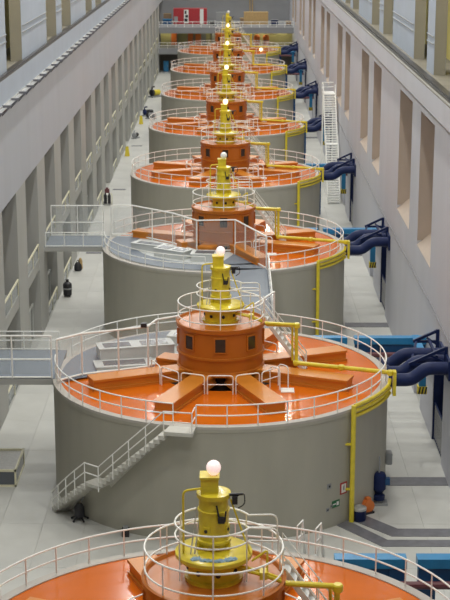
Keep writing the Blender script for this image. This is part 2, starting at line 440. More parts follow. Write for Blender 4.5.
def generator(i):
    yc = YC[i]
    g = thing('generator_housing', GDESC[i], 'generator', (XC, yc, 0), 0, 'generators in a row down the hall')
    far = i >= 5
    br = obj('barrel', shared('barrel', lambda: MB().lathe([(R, 0), (R, ZR - .3), (R + .03, ZR - .28), (R + .03, ZR), (R - .35, ZR), (R - .35, ZR - .8)], 128, cap=False)), 'barrel', g)
    obj('rim_lip', shared('rim_lip', lambda: MB().lathe([(R + .035, ZR - .12), (R + .035, ZR + .012), (R - .36, ZR + .012), (R - .36, ZR - .12)], 128, cap=False, closed=True)), 'lip', br)
    obj('deck', shared('deck', lambda: MB().lathe([(3.2, ZR - 1.0), (3.2, ZR - .03), (R - .33, ZR - .03), (R - .33, ZR - .2)], 96, cap=False)), 'deck', g)
    obj('pit', shared('pit', lambda: MB().lathe([(0.01, ZR - .9), (3.2, ZR - .9)], 48, cap=False).lathe([(1.7, ZR - .9), (1.7, ZR + .4)], 32, cap=False)), 'dark', g)
    for k in range(8):
        a = 22.5 + 45 * k
        short = (i == 1 and k in (2, 3)) or (i == 2 and k in (4, 5))
        if short:
            obj('beam', shared('beam_short', lambda: MB().box(1.9, -.57, ZR - .05, 3.6, .57, ZR + .1).box(1.9, -.50, ZR + .05, 3.55, .50, ZR + .5).box(1.9, -.57, ZR + .45, 3.6, .57, ZR + .58)), 'beam', g, rz=rad(a)); continue
        obj('beam', shared('beam', lambda: MB().box(1.9, -.57, ZR - .05, 7.35, .57, ZR + .1).box(1.9, -.50, ZR + .05, 7.30, .50, ZR + .5).box(1.9, -.57, ZR + .45, 7.35, .57, ZR + .58)), 'beam', g, rz=rad(a))
    # hub drum
    hub = obj('hub_drum', shared('hub_drum', lambda: MB().lathe([(2.0, ZR + .42), (2.36, ZR + .42), (2.36, ZR + .62), (2.28, ZR + .66), (2.28, ZR + 1.28), (2.36, ZR + 1.30), (2.36, ZR + 1.42), (2.28, ZR + 1.44), (2.28, ZR + 2.72), (2.38, ZR + 2.76), (2.40, ZR + 2.98), (2.30, ZR + 3.0), (2.22, ZR + 2.9), (0.02, ZR + 2.93)], 64, cap=False)), 'hub', g)
    for k in range(8):
        wn = obj('window', shared('hub_window', lambda: MB().box(2.24, -.27, -.36, 2.31, .27, .36)), 'window', hub, (0, 0, ZR + 2.15), rad(45 * k))
        # frame built into the same level as the window
        obj('window_frame', shared('hub_window_frame', lambda: MB().box(2.24, -.35, .36, 2.34, .35, .43).box(2.24, -.35, -.43, 2.34, .35, -.36).box(2.24, -.35, -.36, 2.34, -.27, .36).box(2.24, .27, -.36, 2.34, .35, .36)), 'hub', hub, (0, 0, ZR + 2.15), rad(45 * k))
    # guard rings on top of the hub
    hr = obj('hub_railing', shared('hub_railing', lambda: MB().arc(2.28, ZR + 4.02, 0, 360, .034, 6, 7.5).arc(2.28, ZR + 3.28, 0, 360, .03, 6, 7.5)), 'white', g)
    for k in range(8):
        obj('post', shared('hub_post', lambda: MB().tube([(0, 0, ZR + 2.98), (0, 0, ZR + 4.02)], .03, 6)), 'white', hr, pol(2.28, 45 * k + 90 + 0))
    ur = obj('upper_ring', shared('upper_ring', lambda: MB().arc(1.27, ZR + 4.86, 25, 335, .032, 6, 7.5).arc(1.27, ZR + 4.42, 25, 335, .03, 6, 7.5)
             .tube(bend([pol(1.27, 25, ZR + 4.86), (2.1, .6, ZR + 4.86), (2.1, .6, ZR + 4.0)], .25), .03, 6).tube(bend([pol(1.27, -25, ZR + 4.86), (2.1, -.6, ZR + 4.86), (2.1, -.6, ZR + 4.0)], .25), .03, 6)
             .tube([pol(1.27, 25, ZR + 4.42), (2.1, .6, ZR + 4.42)], .03, 6).tube([pol(1.27, -25, ZR + 4.42), (2.1, -.6, ZR + 4.42)], .03, 6)), 'white', g)
    for a in (-90, -150, 150, 90, -32, 32):
        obj('post', shared('upper_post', lambda: MB().tube([(0, 0, ZR + 3.04), (0, 0, ZR + 4.86)], .028, 6)), 'white', ur, pol(1.27, a))
    # rim railing
    arcs = RAIL_ARCS.get(i, [(-180, 180)])
    rr = obj('rim_railing', rails_mesh(arcs) if i in RAIL_ARCS else shared('rim_rails', lambda: rails_mesh(arcs)), 'white', g, (0, 0, ZR))
    for a0, a1 in arcs:
        n = max(1, round((a1 - a0) / 9.6)); full = a1 - a0 > 359
        for k in range(n + (0 if full else 1)):
            obj('post', shared('rim_post', mesh_post), 'white', rr, pol(R - .12, a0 + (a1 - a0) * k / n))
    # hoop guards round the pit
    for k in range(16):
        a = 22.5 * k
        aa = (a + 180) % 360 - 180
        if abs(aa) < 35: continue
        if i == 1 and (aa > 80 or aa < -170): continue
        if i == 2 and (aa < -85 or aa > 165): continue
        obj('hoop_guard', shared('hoop_guard', lambda: MB().tube(bend([(3.72, -.66, 0), (3.72, -.66, 1.0), (3.72, .66, 1.0), (3.72, .66, 0)], .16, 3), .034, 6).tube([(3.72, -.66, .52), (3.72, .66, .52)], .03, 6)),
            'white', g, (0, 0, ZR - .03 + (.6 - .03 if k % 2 else 0) * 0), rad(a))
    # ladder hoops beside the pit, right hand side
    lh = obj('pit_ladder', shared('pit_ladder', lambda: MB().tube(bend([(2.6, -2.55, -.6), (2.6, -2.55, 1.15), (3.1, -3.0, 1.15), (3.1, -3.0, -.03)], .25), .035, 6).tube(bend([(3.05, -2.15, -.6), (3.05, -2.15, 1.15), (3.55, -2.6, 1.15), (3.55, -2.6, -.03)], .25), .035, 6)
        .box(3.15, -3.45, -.03, 3.85, -2.75, .02)), 'white', g, (0, 0, ZR))
    return g

def exciter(i):
    yc = YC[i]
    lab = ['yellow exciter column topped by a lamp on the nearest generator, blue rags on its flange',
           'yellow exciter column with glowing lamp on the second generator, in front of the grey walkway',
           'yellow exciter column with unlit white lamp on the third generator behind the fence',
           'yellow exciter column with warm lamp on the fourth generator from the viewer',
           'yellow exciter column with warm lamp on the fifth generator from the viewer',
           'yellow exciter column with warm lamp on the sixth generator from the viewer',
           'yellow exciter column with warm lamp on the seventh generator from the viewer',
           'small yellow exciter column on the farthest generator of the row'][i]
    t = thing('exciter_column', lab, 'machine', (XC, yc, ZR + 3.12), 0, 'yellow exciter columns on the generators')
    # z measured from the hub top
    base = obj('lower_drum', shared('ex_lower', lambda: MB().lathe([(.97, -.21), (.97, -.1), (.86, -.08), (.86, .52), (.95, .55)], 40)), 'yellow', t)
    for k in range(8):
        obj('port', shared('ex_port', lambda: MB().lathe([(.09, 0), (.09, .04), (.04, .06)], 10)), 'black', base, pol(.85, 45 * k + 10, .2), rot=(PI / 2, 0, rad(45 * k + 100)))
    obj('flange', shared('ex_flange', lambda: MB().lathe([(.9, .45), (1.2, .52), (1.27, .60), (1.27, .72), (1.2, .76), (.75, .82), (.62, .86)], 48)), 'yellow', t)
    obj('neck', shared('ex_neck', lambda: MB().lathe([(.44, .8), (.44, 1.15)], 32)), 'yellow', t)
    for k in range(6):
        a = 60 * k + 30
        obj('rib', shared('ex_rib', lambda: MB().box(.4, -.04, .82, .62, .04, 1.15)), 'yellow', t, rz=rad(a))
    cyl = obj('cylinder', shared('ex_cyl', lambda: MB().lathe([(.58, 1.12), (.58, 1.2), (.50, 1.22), (.50, 2.15), (.53, 2.16), (.53, 2.22), (.49, 2.24), (.485, 2.62), (.56, 2.64), (.56, 2.78), (.40, 2.82), (.02, 2.84)], 40)), 'yellow', t)
    for k in range(4):
        obj('cover_plate', shared('ex_plate', lambda: MB().box(.47, -.12, 1.45, .53, .12, 1.72)), 'yellow', cyl, rz=rad(-115 + 90 * k))
        obj('port', shared('ex_port2', lambda: MB().lathe([(.06, 0), (.06, .05)], 10)), 'black', cyl, pol(.5, -118 + 90 * k, 1.58), rot=(PI / 2, 0, rad(-28 + 90 * k)))
    hb = obj('head_block', shared('ex_head', lambda: MB().box(-.42, -.3, 2.8, .16, .3, 3.34).box(-.45, -.33, 3.3, .19, .33, 3.38)), 'yellow', t)
    bm = 'bulb_pink' if i < 2 else ('bulb_off' if i in (2, 7) else 'bulb_warm')
    key = 'bulb_' + bm
    obj('lamp_globe', shared(key, lambda: MB().lathe([(.1, 3.36), (.12, 3.42)] + [(.24 * math.sin(rad(q)), 3.62 - .24 * math.cos(rad(q))) for q in range(30, 181, 15)][:-1] + [(.005, 3.86)], 20)), bm, t)
    # side pipes and fittings
    obj('side_pipe', shared('ex_pipe', lambda: MB().tube(bend([(-.3, -.2, 2.98), (-.98, -.35, 2.95), (-.98, -.35, .7)], .18), .04, 8)), 'yellow', t)
    obj('valve', shared('ex_valve', lambda: MB().box(.6, -.3, 2.45, .78, -.12, 2.72).tube([(.45, -.2, 2.75), (.95, -.2, 2.78)], .045, 6).tube(bend([(.75, -.2, 2.7), (1.0, -.25, 2.85), (1.02, -.25, 2.45), (.8, -.22, 2.3)], .15), .02, 5)
        .tube(bend([(.1, -.52, 2.5), (.18, -.58, 2.1), (.36, -.55, 1.9), (.4, -.5, 2.3)], .1), .03, 5).box(.14, -.64, 1.92, .36, -.5, 2.12)), 'black', t)
    obj('stay', shared('ex_stay', lambda: MB().tube([(.55, -.2, 2.6), (1.2, -.45, .78)], .035, 6)), 'yellow', t)
    obj('stay', shared('ex_stay2', lambda: MB().tube([(-.55, .1, 2.2), (-.75, -.5, .78)], .025, 6).tube([(-.42, .1, 2.2), (-.62, -.5, .78)], .025, 6)), 'steel', t)
    obj('pipe_manifold', shared('ex_manifold', lambda: MB().tube(bend([(.8, -.5, .3), (1.5, -.75, .22), (2.2, -.62, -.1)], .2), .06, 6).tube(bend([(.8, -.3, .3), (1.5, -.5, .22), (2.2, -.42, -.1)], .2), .06, 6).tube(bend([(1.25, -.45, .55), (1.75, -.5, .95), (1.75, -.5, .1)], .1), .04, 6).box(1.5, -.95, .1, 1.75, -.55, .35)), 'yellow', t)
    return t

def pipes(i):
    lab = 'yellow pipes from the hub over the deck and down the side of the %s generator' % WHICH[i]
    t = thing('yellow_pipework', lab, 'pipe', (XC, YC[i], 0), 0, 'yellow pipe runs on the generators')
    def main():
        b = MB()
        b.tube(bend([(2.35, -.55, 8.92), (4.03, -.62, 8.85), (4.05, -.66, 6.8)], .12, 3), .10, 10)
        b.tube(bend([(2.42, -.30, 8.75), (3.83, -.37, 8.7), (3.85, -.4, 6.8)], .12, 3), .06, 8)
        return b
    obj('riser', shared('yp_riser', main), 'yellow', t)
    obj('deck_pipe', shared('yp_deck', lambda: MB().tube([(3.9, -.8, 6.8), (8.95, -2.42, 6.75)], .12, 10).tube([(3.9, -.52, 6.74), (8.95, -2.14, 6.7)], .07, 8)), 'yellow', t)
    for (x, y, z) in ((4.05, -.66, 8.82), (4.05, -.78, 6.78), (8.9, -2.42, 6.74), (6.4, -1.6, 6.78)):
        obj('flange', shared('yp_flange', lambda: MB().lathe([(.14, -.14), (.18, -.09), (.18, .09), (.14, .14)], 14)), 'yellow', t, (x, y, z))
    def wrap():
        b = MB()
        for k, z in enumerate((6.2, 5.92, 5.66)):
            pts = [pol(R + .22, -15.5, z + (.22 if k == 0 else 0))] + [pol(R + .22, a, z) for a in range(-17, -44, -2)]
            b.tube(pts, .10, 8)
        b.box(R + .04, -2.7, 5.55, R + .2, -2.2, 6.85)
        return b
    obj('wrap_pipes', shared('yp_wrap', wrap), 'yellow', t)
    x, y, _ = pol(R + .24, -43.5)
    obj('drop_pipe', shared('yp_drop', lambda: MB().tube([(x, y, 6.25), (x, y, 0.02)], .13, 10).tube(bend([(x + .02, y + .25, 6.0), (x + .02, y + .25, 0.02)], .1), .07, 8)), 'yellow', t)
    for z in (4.2, 1.8):
        obj('bracket', shared('yp_brk', lambda: MB().box(x - .4, y - .06, -.05, x + .1, y + .06, .05)), 'yellow', t, (0, 0, z))

def hub_stair(i):
    lab = 'white steel steps up to the orange hub of the %s generator' % (WHICH[i] if i == 0 else ('farthest' if i == 7 else WHICH[i]))
    t = thing('hub_stairs', lab, 'stairs', (XC, YC[i], 0), 0, 'white steps up to the hubs')
    A = Vector((2.35, .7, 9.0)); B = Vector((4.6, .35, 6.0)); d = (B - A); side = Vector((.15, 1, 0)).normalized() * .36
    for s in (-1, 1):
        obj('stringer', shared('hs_str%d' % s, lambda: MB().bar(A + side * s, B + side * s, .05, .2)), 'white', t)
        obj('handrail', shared('hs_rail%d' % s, lambda: MB().tube([A + side * s + Vector((-.1, 0, 0)), A + side * s + Vector((-.1, 0, 1.0)), B + side * s + Vector((.0, 0, 1.0)), B + side * s], .032, 6)
            .tube([A + side * s + Vector((0, 0, .5)), B + side * s + Vector((0, 0, .5))], .026, 6).tube([(A + B) / 2 + side * s, (A + B) / 2 + side * s + Vector((0, 0, 1.0))], .026, 6)), 'white', t)
    for k in range(11):
        p = A + d * ((k + .5) / 11)
        obj('tread', shared('hs_tread', lambda: MB().box(-.13, -.35, -.02, .13, .35, .02)), 'pale', t, p, -.15)

def bus(i):
    t = thing('bus_duct', 'dark navy bus ducts joining the %s generator to the right wall' % ('nearest' if i == 0 else 'farthest' if i == 7 else WHICH[i]), 'duct', (XC, YC[i], 0), 0, 'navy bus ducts along the right wall')
    xw = XR - XC
    for k, y in enumerate((.0, 1.35, 2.7)):
        x0 = math.sqrt(R * R - y * y) - .1
        obj('duct', MB().tube(bend([(x0, y, 5.6), (x0 + 1.4 - .25 * k, y, 5.6), (x0 + 2.2 - .25 * k, y, 6.25), (xw - .02, y, 6.25)], .3, 3), .36, 14), 'navy', t)
        obj('collar', shared('bus_collar', lambda: MB().lathe([(.43, -.06), (.43, .06)], 16)), 'navy', t, (x0 + .35, y, 5.6), rot=(0, PI / 2, 0))
    obj('wall_plate', shared('bus_plate', lambda: MB().box(xw - .14, -.6, 5.7, xw - .01, 3.4, 6.8)), 'navy', t)
    for y, sc in ((.9, 1.0), (4.4, .7)):
        obj('bracket', shared('bus_brk%.1f' % sc, lambda: MB().bar((xw - .1, 0, 5.6), (xw - .1, 0, 7.2), .18, .18).bar((xw - .1, 0, 7.15), (xw - 2.1 * sc, 0, 7.2 - 1.0 * sc), .16, .16)
            .bar((xw - .1, 0, 7.2 - 1.0 * sc), (xw - 2.1 * sc, 0, 7.2 - 1.0 * sc), .14, .14).bar((xw - .1, 0, 6.3), (xw - 1.0 * sc, 0, 6.72), .1, .1)), 'navy', t, (0, y, 0))
    obj('cross_beam', shared('bus_cross', lambda: MB().bar((xw - .6, .9, 6.62), (xw - .6, 4.4, 6.62), .14, .14).bar((xw - 2.0, .9, 6.2), (xw - 1.3, 4.4, 6.5), .12, .12)), 'navy', t)

def blue_rack(i):
    t = thing('blue_pipe_rack', 'light blue steel pipe rack on legs behind the %s generator, reaching the right wall' % ('nearest' if i == 0 else 'farthest' if i == 7 else WHICH[i]), 'pipe rack', (XC, YC[i], 0), 0, 'blue pipe racks behind the generators')
    xw = XR - XC
    for x0, x1 in ((4.7, 7.6), (8.0, xw)):
        obj('girder', shared('br_g%d' % int(x0), lambda: MB().box(x0, 9.65, 4.8, x1 - .02, 10.25, 5.2)), 'blue', t)
        obj('web_plate', shared('br_w%d' % int(x0), lambda: MB().box(x0 + .05, 9.75, 4.2, x1 - .05, 9.85, 4.75)), 'dblue', t)
    obj('leg', shared('br_leg', lambda: MB().box(8.05, 9.7, 0, 8.75, 10.1, 4.75)), 'dblue', t)
    obj('leg', shared('br_leg2', lambda: MB().box(6.9, 9.7, 0, 7.5, 10.1, 4.75)), 'dblue', t)
    obj('leg', shared('br_leg3', lambda: MB().box(9.4, 9.75, 0, 9.7, 10.05, 4.75)), 'dblue', t)
    obj('maroon_pipe', shared('br_mar', lambda: MB().tube([(4.9, 9.3, 4.25), (xw - .05, 9.3, 4.25)], .16, 10)), 'maroon', t)
    dp = obj('drop_duct', shared('br_drop', lambda: MB().box(xw - .85, 6.0, 3.3, xw - .45, 6.4, 5.2).box(xw - .85, 6.0, 4.85, xw - .45, 10.2, 5.25)), 'blue', t)
    obj('hazard_pad', shared('br_pad', lambda: MB().box(xw - .92, 5.95, 2.85, xw - .38, 6.45, 3.3)), 'stripe_y', dp)
    for k in range(3):
        x = xw - .90 + .18 * k
        obj('hazard_stripe', shared('br_hs%d' % k, lambda: MB().add([(x, 5.945, 2.86), (x + .09, 5.945, 2.86), (x + .17, 5.945, 3.29), (x + .08, 5.945, 3.29), (x, 5.96, 2.86), (x + .09, 5.96, 2.86), (x + .17, 5.96, 3.29), (x + .08, 5.96, 3.29)],
            [(0, 1, 2, 3), (7, 6, 5, 4), (0, 4, 5, 1), (1, 5, 6, 2), (2, 6, 7, 3), (3, 7, 4, 0)])), 'black', dp)

for i in range(8):
    generator(i)
for i in range(8):
    exciter(i); pipes(i); hub_stair(i); bus(i); blue_rack(i)

# ------------------------------------------------------------------ railings helper
def railing(name, pts, h, zs, parent, m='white', spacing=1.5, panes=None, rt=.036):
    """pts in the parent's coordinates at deck height"""
    b = MB()
    for z in zs:
        for p, q in zip(pts[:-1], pts[1:]):
            b.tube([(p[0], p[1], p[2] + z), (q[0], q[1], q[2] + z)], rt, 6)
    r = obj(name, b, m, parent)
    posts = []
    for p, q in zip(pts[:-1], pts[1:]):
        p = Vector(p); q = Vector(q); n = max(1, round((q - p).length / spacing))
        for k in range(n): posts.append(p + (q - p) * k / n)
    posts.append(Vector(pts[-1]))
    for p in posts:
        obj('post', shared('post_%s_%.2f_%.3f' % (m, h, rt), lambda: MB().tube([(0, 0, 0), (0, 0, h)], rt, 6)), m, r, p)
    if panes:
        for p, q in zip(pts[:-1], pts[1:]):
            p = Vector(p); q = Vector(q)
            n = max(1, round((q - p).length / spacing))
            for k in range(n):
                a = p + (q - p) * ((k + .06) / n); c = p + (q - p) * ((k + .94) / n)
                mid = (a + c) / 2; mid.z += h * .52
                obj('pane', MB().bar(a + Vector((0, 0, h * .52)), c + Vector((0, 0, h * .52)), .015, h * .84), panes, r)
    return r

# ---- footbridges from the left wall
def bridge(yc, y0, y1, label, tall_front):
    t = thing('footbridge', label, 'bridge', (0, yc, 0))
    dk = obj('deck', MB().box(XL, y0, ZR - .3, -9.35, y1, ZR + .02), 'pier', t)
    obj('floor_covering', MB().box(XL, y0 + .08, ZR + .02, -9.3, y1 - .08, ZR + .05), 'walk', dk)
    ft = [(XL + .1, y0 + .05, ZR + .05), (-9.55, y0 + .05, ZR + .05)]
    bk = [(XL + .1, y1 - .05, ZR + .05), (-9.75, y1 - .05, ZR + .05)]
    if tall_front:
        railing('tall_railing', ft, 2.35, (.06, 1.05, 2.35), t, spacing=2.15, panes='glass', rt=.05)
        railing('low_railing', bk, 1.08, (.06, .56, 1.08), t, spacing=2.0)
    else:
        railing('low_railing', ft, 1.08, (.06, 1.08), t, spacing=1.4, panes='glass')
        railing('tall_railing', bk, 2.35, (.06, 1.05, 2.35), t, spacing=2.05, panes='glass', rt=.05)
    return t
bridge(YC[1], -1.3, 4.2, 'grey footbridge with white railings from the left wall to the second generator', True)
bridge(YC[2], -1.0, 3.0, 'farther grey footbridge from the left wall to the fenced third generator', False)

# ---- visitor decks
def arc_pts(r, a0, a1, n): return [pol(r, a0 + (a1 - a0) * k / n)[:2] for k in range(n + 1)]
f1 = [(-8.6, -2.0), (-7.4, -.85), (-5.5, -.1), (-3.95, .6), (-3.55, 2.0), (-1.6, 3.3), (1.2, 3.6), (3.1, 8.3)]
t = thing('visitor_deck', 'grey visitor deck at the back left of the second generator with pale display plinths', 'platform', (XC, YC[1], 0))
obj('deck_floor', MB().prism(f1 + arc_pts(R - .38, 70, 192, 24), ZR - .028, ZR + .06), 'pale', t)
obj('path', MB().prism(arc_pts(R - .42, 69, 192, 24) + list(reversed(arc_pts(R - 2.3, 66, 187, 24))), ZR + .06, ZR + .09), 'walk', t)
t = thing('safety_fence', 'tall white fence across the orange deck of the second generator', 'fence', (XC, YC[1], 0))
railing('fence_frame', [(x, y, ZR + .06) for x, y in f1], 2.35, (.1, 2.35), t, spacing=1.9, panes='glass', rt=.06)
sm = thing('security_camera', 'small black camera on the top rail of the fence on the second generator', 'camera', (-4.72, YC[1] + .45, ZR + 2.42))
obj('camera_body', MB().box(-.16, -.12, 0, .16, .16, .22), 'black', sm); obj('lens', MB().lathe([(.06, -.2), (.06, -.1)], 10), 'black', sm, (0, 0, .11), rot=(PI / 2, 0, 0))

f2 = [(-8.6, 3.0), (-7.0, 3.0), (-3.8, 0.0), (-1.95, -2.75), (0.85, -2.5), (3.0, -8.3)]
t = thing('visitor_deck', 'grey visitor deck along the front left rim of the third generator', 'platform', (XC, YC[2], 0))
obj('deck_floor', MB().prism(f2 + arc_pts(R - .38, 289.5, 161, 26), ZR - .028, ZR + .06), 'pale', t)
obj('path', MB().prism(arc_pts(R - .42, 289, 162, 26) + list(reversed(arc_pts(R - 2.3, 289, 158, 26))) , ZR + .06, ZR + .09), 'walk', t)
obj('path', MB().prism([(-.4, -7.0), (.9, -3.0), (2.35, -6.8)], ZR + .06, ZR + .09), 'walk', t)
t = thing('safety_fence', 'tall white panelled fence on the third generator in front of its hub', 'fence', (XC, YC[2], 0))
railing('fence_frame', [(x, y, ZR + .06) for x, y in f2], 2.35, (.1, 2.35), t, spacing=1.9, panes='glass', rt=.06)

# display plinths
def plinth(loc, sx, sy, h, label, rz=0.0, npanel=1):
    p = thing('display_plinth', label, 'plinth', loc, rz, 'pale display plinths on the visitor decks')
    obj('body', MB().box(-sx / 2, -sy / 2, 0, sx / 2, sy / 2, h - .06).box(-sx / 2 - .04, -sy / 2 - .04, h - .06, sx / 2 + .04, sy / 2 + .04, h), 'pale', p)
    for k in range(npanel):
        c = -sx / 2 + sx * (k + .5) / npanel; hw = sx / npanel * .36
        obj('display_panel', MB().box(c - hw, -sy * .32, h, c + hw, sy * .32, h + .02), 'panel', p)
plinth((XC - 5.3, YC[1] + 1.15, ZR + .06), 3.2, 1.3, .16, 'low pale plinth with a dark panel just behind the tall fence of the second generator', .2)
plinth((XC - 4.8, YC[1] + 3.0, ZR + .06), 4.2, 1.3, .7, 'long pale plinth in the middle of the second generator visitor deck', .25, 2)
plinth((XC - 1.9, YC[1] + 5.3, ZR + .06), 2.2, 1.2, .6, 'pale plinth behind the hub on the second generator visitor deck', -.2, 1)
plinth((XC - 5.4, YC[2] - 2.2, ZR + .06), 2.6, 1.0, .55, 'pale plinth near the fence at the left of the third generator deck', -.5, 1)
plinth((XC - 3.6, YC[2] - 4.2, ZR + .06), 2.6, 1.2, .6, 'pale plinth along the front left rim of the third generator', -.6, 2)
plinth((XC - 1.3, YC[2] - 5.2, ZR + .06), 1.9, 1.4, .55, 'pale plinth nearest the walkway on the third generator deck', -.1, 1)

# ---- walkway between second and third generator
t = thing('walkway', 'blue grey walkway with white side rails joining the second and third generators', 'walkway', (0, 0, 0))
ya, yb = YC[1] + 8.0, YC[2] - 8.0
wk = obj('deck', MB().box(-1.05, ya + .45, ZR - .35, 2.6, yb - .45, ZR + .06), 'pier', t)
obj('floor_covering', MB().box(-.98, ya, ZR + .06, 2.53, yb, ZR + .09), 'walk', wk)
railing('side_railing', [(2.55, yb - .4, ZR + .09), (2.55, ya + .3, ZR + .09)], 1.08, (.06, .56, 1.08), t, spacing=1.9, panes='glass')
railing('side_railing', [(-1.0, yb - .9, ZR + .09), (-1.0, ya + 1.1, ZR + .09)], 1.08, (.06, .56, 1.08), t, spacing=1.9)

# ---- curved stairs on the second generator
t = thing('curved_stairs', 'cream stairs with a landing curving down the side of the second generator', 'stairs', (XC, YC[1], 0))
obj('top_landing', MB().prism(arc_pts(R + .04, 254.5, 262.7, 4) + list(reversed(arc_pts(R + 1.0, 254.5, 262.7, 4))), ZR - .18, ZR + .01), 'stairpaint', t)
def flight(a0, z0, a1, z1, n):
    for k in range(n):
        a = a0 + (a1 - a0) * (k + .5) / n; z = z0 + (z1 - z0) * (k + 1) / (n + 1)
        da = abs(a1 - a0) / n * .62
        tr = obj('tread', MB().prism(arc_pts(R + .06, a - da, a + da, 2) + list(reversed(arc_pts(R + 1.0, a - da, a + da, 2))), z - .22, z), 'stairpaint', t)
    for r_ in (R + .12,):
        s = MB(); N = 10
        for k in range(N):
            aa = a0 + (a1 - a0) * k / N; ab = a0 + (a1 - a0) * (k + 1) / N
            za = z0 + (z1 - z0) * k / N; zb = z0 + (z1 - z0) * (k + 1) / N
            s.bar(pol(r_, aa, za - .2), pol(r_, ab, zb - .2), .06, .24)
        obj('stringer', s, 'stairpaint', t)
    N = 8
    pts = [pol(R + .98, a0 + (a1 - a0) * k / N, z0 + (z1 - z0) * k / N) for k in range(N + 1)]
    for h in (.52, 1.02):
        obj('handrail', MB().tube([(x, y, z + h) for x, y, z in pts], .034, 6), 'white', t)
    for k in range(0, N + 1, 2):
        obj('post', shared('stair_post', lambda: MB().tube([(0, 0, -.3), (0, 0, 1.02)], .032, 6)), 'white', t, pts[k])
flight(254.5, 6.0, 233.0, 2.55, 15)
obj('landing', MB().prism(arc_pts(R + .04, 227.5, 233.0, 4) + list(reversed(arc_pts(R + 1.0, 227.5, 233.0, 4))), 2.38, 2.55), 'stairpaint', t)
flight(227.5, 2.55, 209.0, 0.0, 11)
obj('handrail', MB().tube([pol(R + .98, 233, 3.57), pol(R + .98, 227.5, 3.57)], .034, 6), 'white', t)
obj('handrail', MB().tube([pol(R + .98, 233, 3.07), pol(R + .98, 227.5, 3.07)], .03, 6), 'white', t)
obj('landing_rail', MB().tube([pol(R + .98, 254.5, 7.02), pol(R + .98, 262.5, 7.02), pol(R + .08, 262.5, 7.02)], .034, 6).tube([pol(R + .98, 254.5, 6.52), pol(R + .98, 262.5, 6.52), pol(R + .08, 262.5, 6.52)], .03, 6)
    .tube([pol(R + .98, 262.5, 6.0), pol(R + .98, 262.5, 7.02)], .032, 6), 'white', t)

# ---- steep steps at the back of the nearest generator
t = thing('access_steps', 'steep white steps with handrails down the back of the nearest generator', 'stairs', (XC, YC[0], 0), 0)
SA = 67.5
for k in range(20):
    obj('tread', shared('as_tread', lambda: MB().box(-.12, -.36, -.03, .12, .36, .03)), 'pale', t, pol(R + .25 + .075 * k, SA, ZR - .25 - .285 * k), rad(SA))
for s_ in (-.38, .38):
    c = Vector(pol(1, SA)); n = Vector((-c.y, c.x, 0))
    def P(r, z): return c * r + n * s_ + Vector((0, 0, z))
    obj('handrail', MB().tube([P(R + .12, ZR + .05), P(R + .12, ZR + 1.08), P(R + .75, ZR + 1.08), P(R + 2.1, ZR - 4.6), P(R + 1.85, ZR - 5.4)], .034, 6).tube([P(R + .12, ZR + .56), P(R + .75, ZR + .5), P(R + 1.6, ZR - 3.2)], .03, 6).tube([P(R + .75, ZR + 1.08), P(R + .3, ZR - .2)], .03, 6), 'white', t)
    obj('stringer', MB().bar(P(R + .15, ZR - .02), P(R + 1.75, 0.02), .06, .2), 'pale', t)

# ---- tall white stair by the right wall
t = thing('wall_stairs', 'tall white steel stairs climbing along the right wall to a railed landing', 'stairs', (0, 0, 0))
x0, x1 = 10.2, 11.5
def wflight(ya, za, yb, zb, n):
    b = MB()
    for k in range(n):
        f = (k + .5) / n
        b.box(x0 + .05, ya + (yb - ya) * f - .16, za + (zb - za) * (k + 1) / n - .1, x1 - .05, ya + (yb - ya) * f + .16, za + (zb - za) * (k + 1) / n)
    fo = obj('flight', b, 'white', t)
    for x in (x0, x1):
        obj('stringer', MB().bar((x, ya, za - .05), (x, yb, zb - .05), .07, .34), 'white', fo)
        obj('handrail', MB().tube([(x, ya, za + 1.0), (x, yb, zb + 1.0)], .05, 6).tube([(x, ya, za + .5), (x, yb, zb + .5)], .035, 6), 'white', fo)
        for k in range(6):
            f = k / 5
            obj('post', shared('ws_post', lambda: MB().tube([(0, 0, 0), (0, 0, 1.0)], .04, 6)), 'white', fo, (x, ya + (yb - ya) * f, za + (zb - za) * f))
wflight(158.5, 0, 163.6, 5.6, 24)
obj('landing', MB().box(x0, 163.5, 5.48, x1, 164.7, 5.62), 'white', t)
wflight(164.6, 5.6, 169.0, 10.4, 20)
tl = obj('landing', MB().box(x0, 168.9, 10.28, x1, 171.4, 10.42), 'white', t)
obj('landing_rail', MB().tube([(x0, 168.9, 11.4), (x0, 171.4, 11.4), (x1, 171.4, 11.4)], .05, 6).tube([(x0, 168.9, 10.9), (x0, 171.4, 10.9), (x1, 171.4, 10.9)], .04, 6).tube([(x0, 171.4, 10.4), (x0, 171.4, 11.4)], .04, 6), 'white', tl)
for lx, ly, lz in ((x0, 171.0, 10.3), (x1 - .15, 171.0, 10.3), (x0, 164.0, 5.5), (x1 - .15, 164.0, 5.5)):
    obj('leg', MB().box(lx, ly, 0, lx + .15, ly + .15, lz), 'white', t)

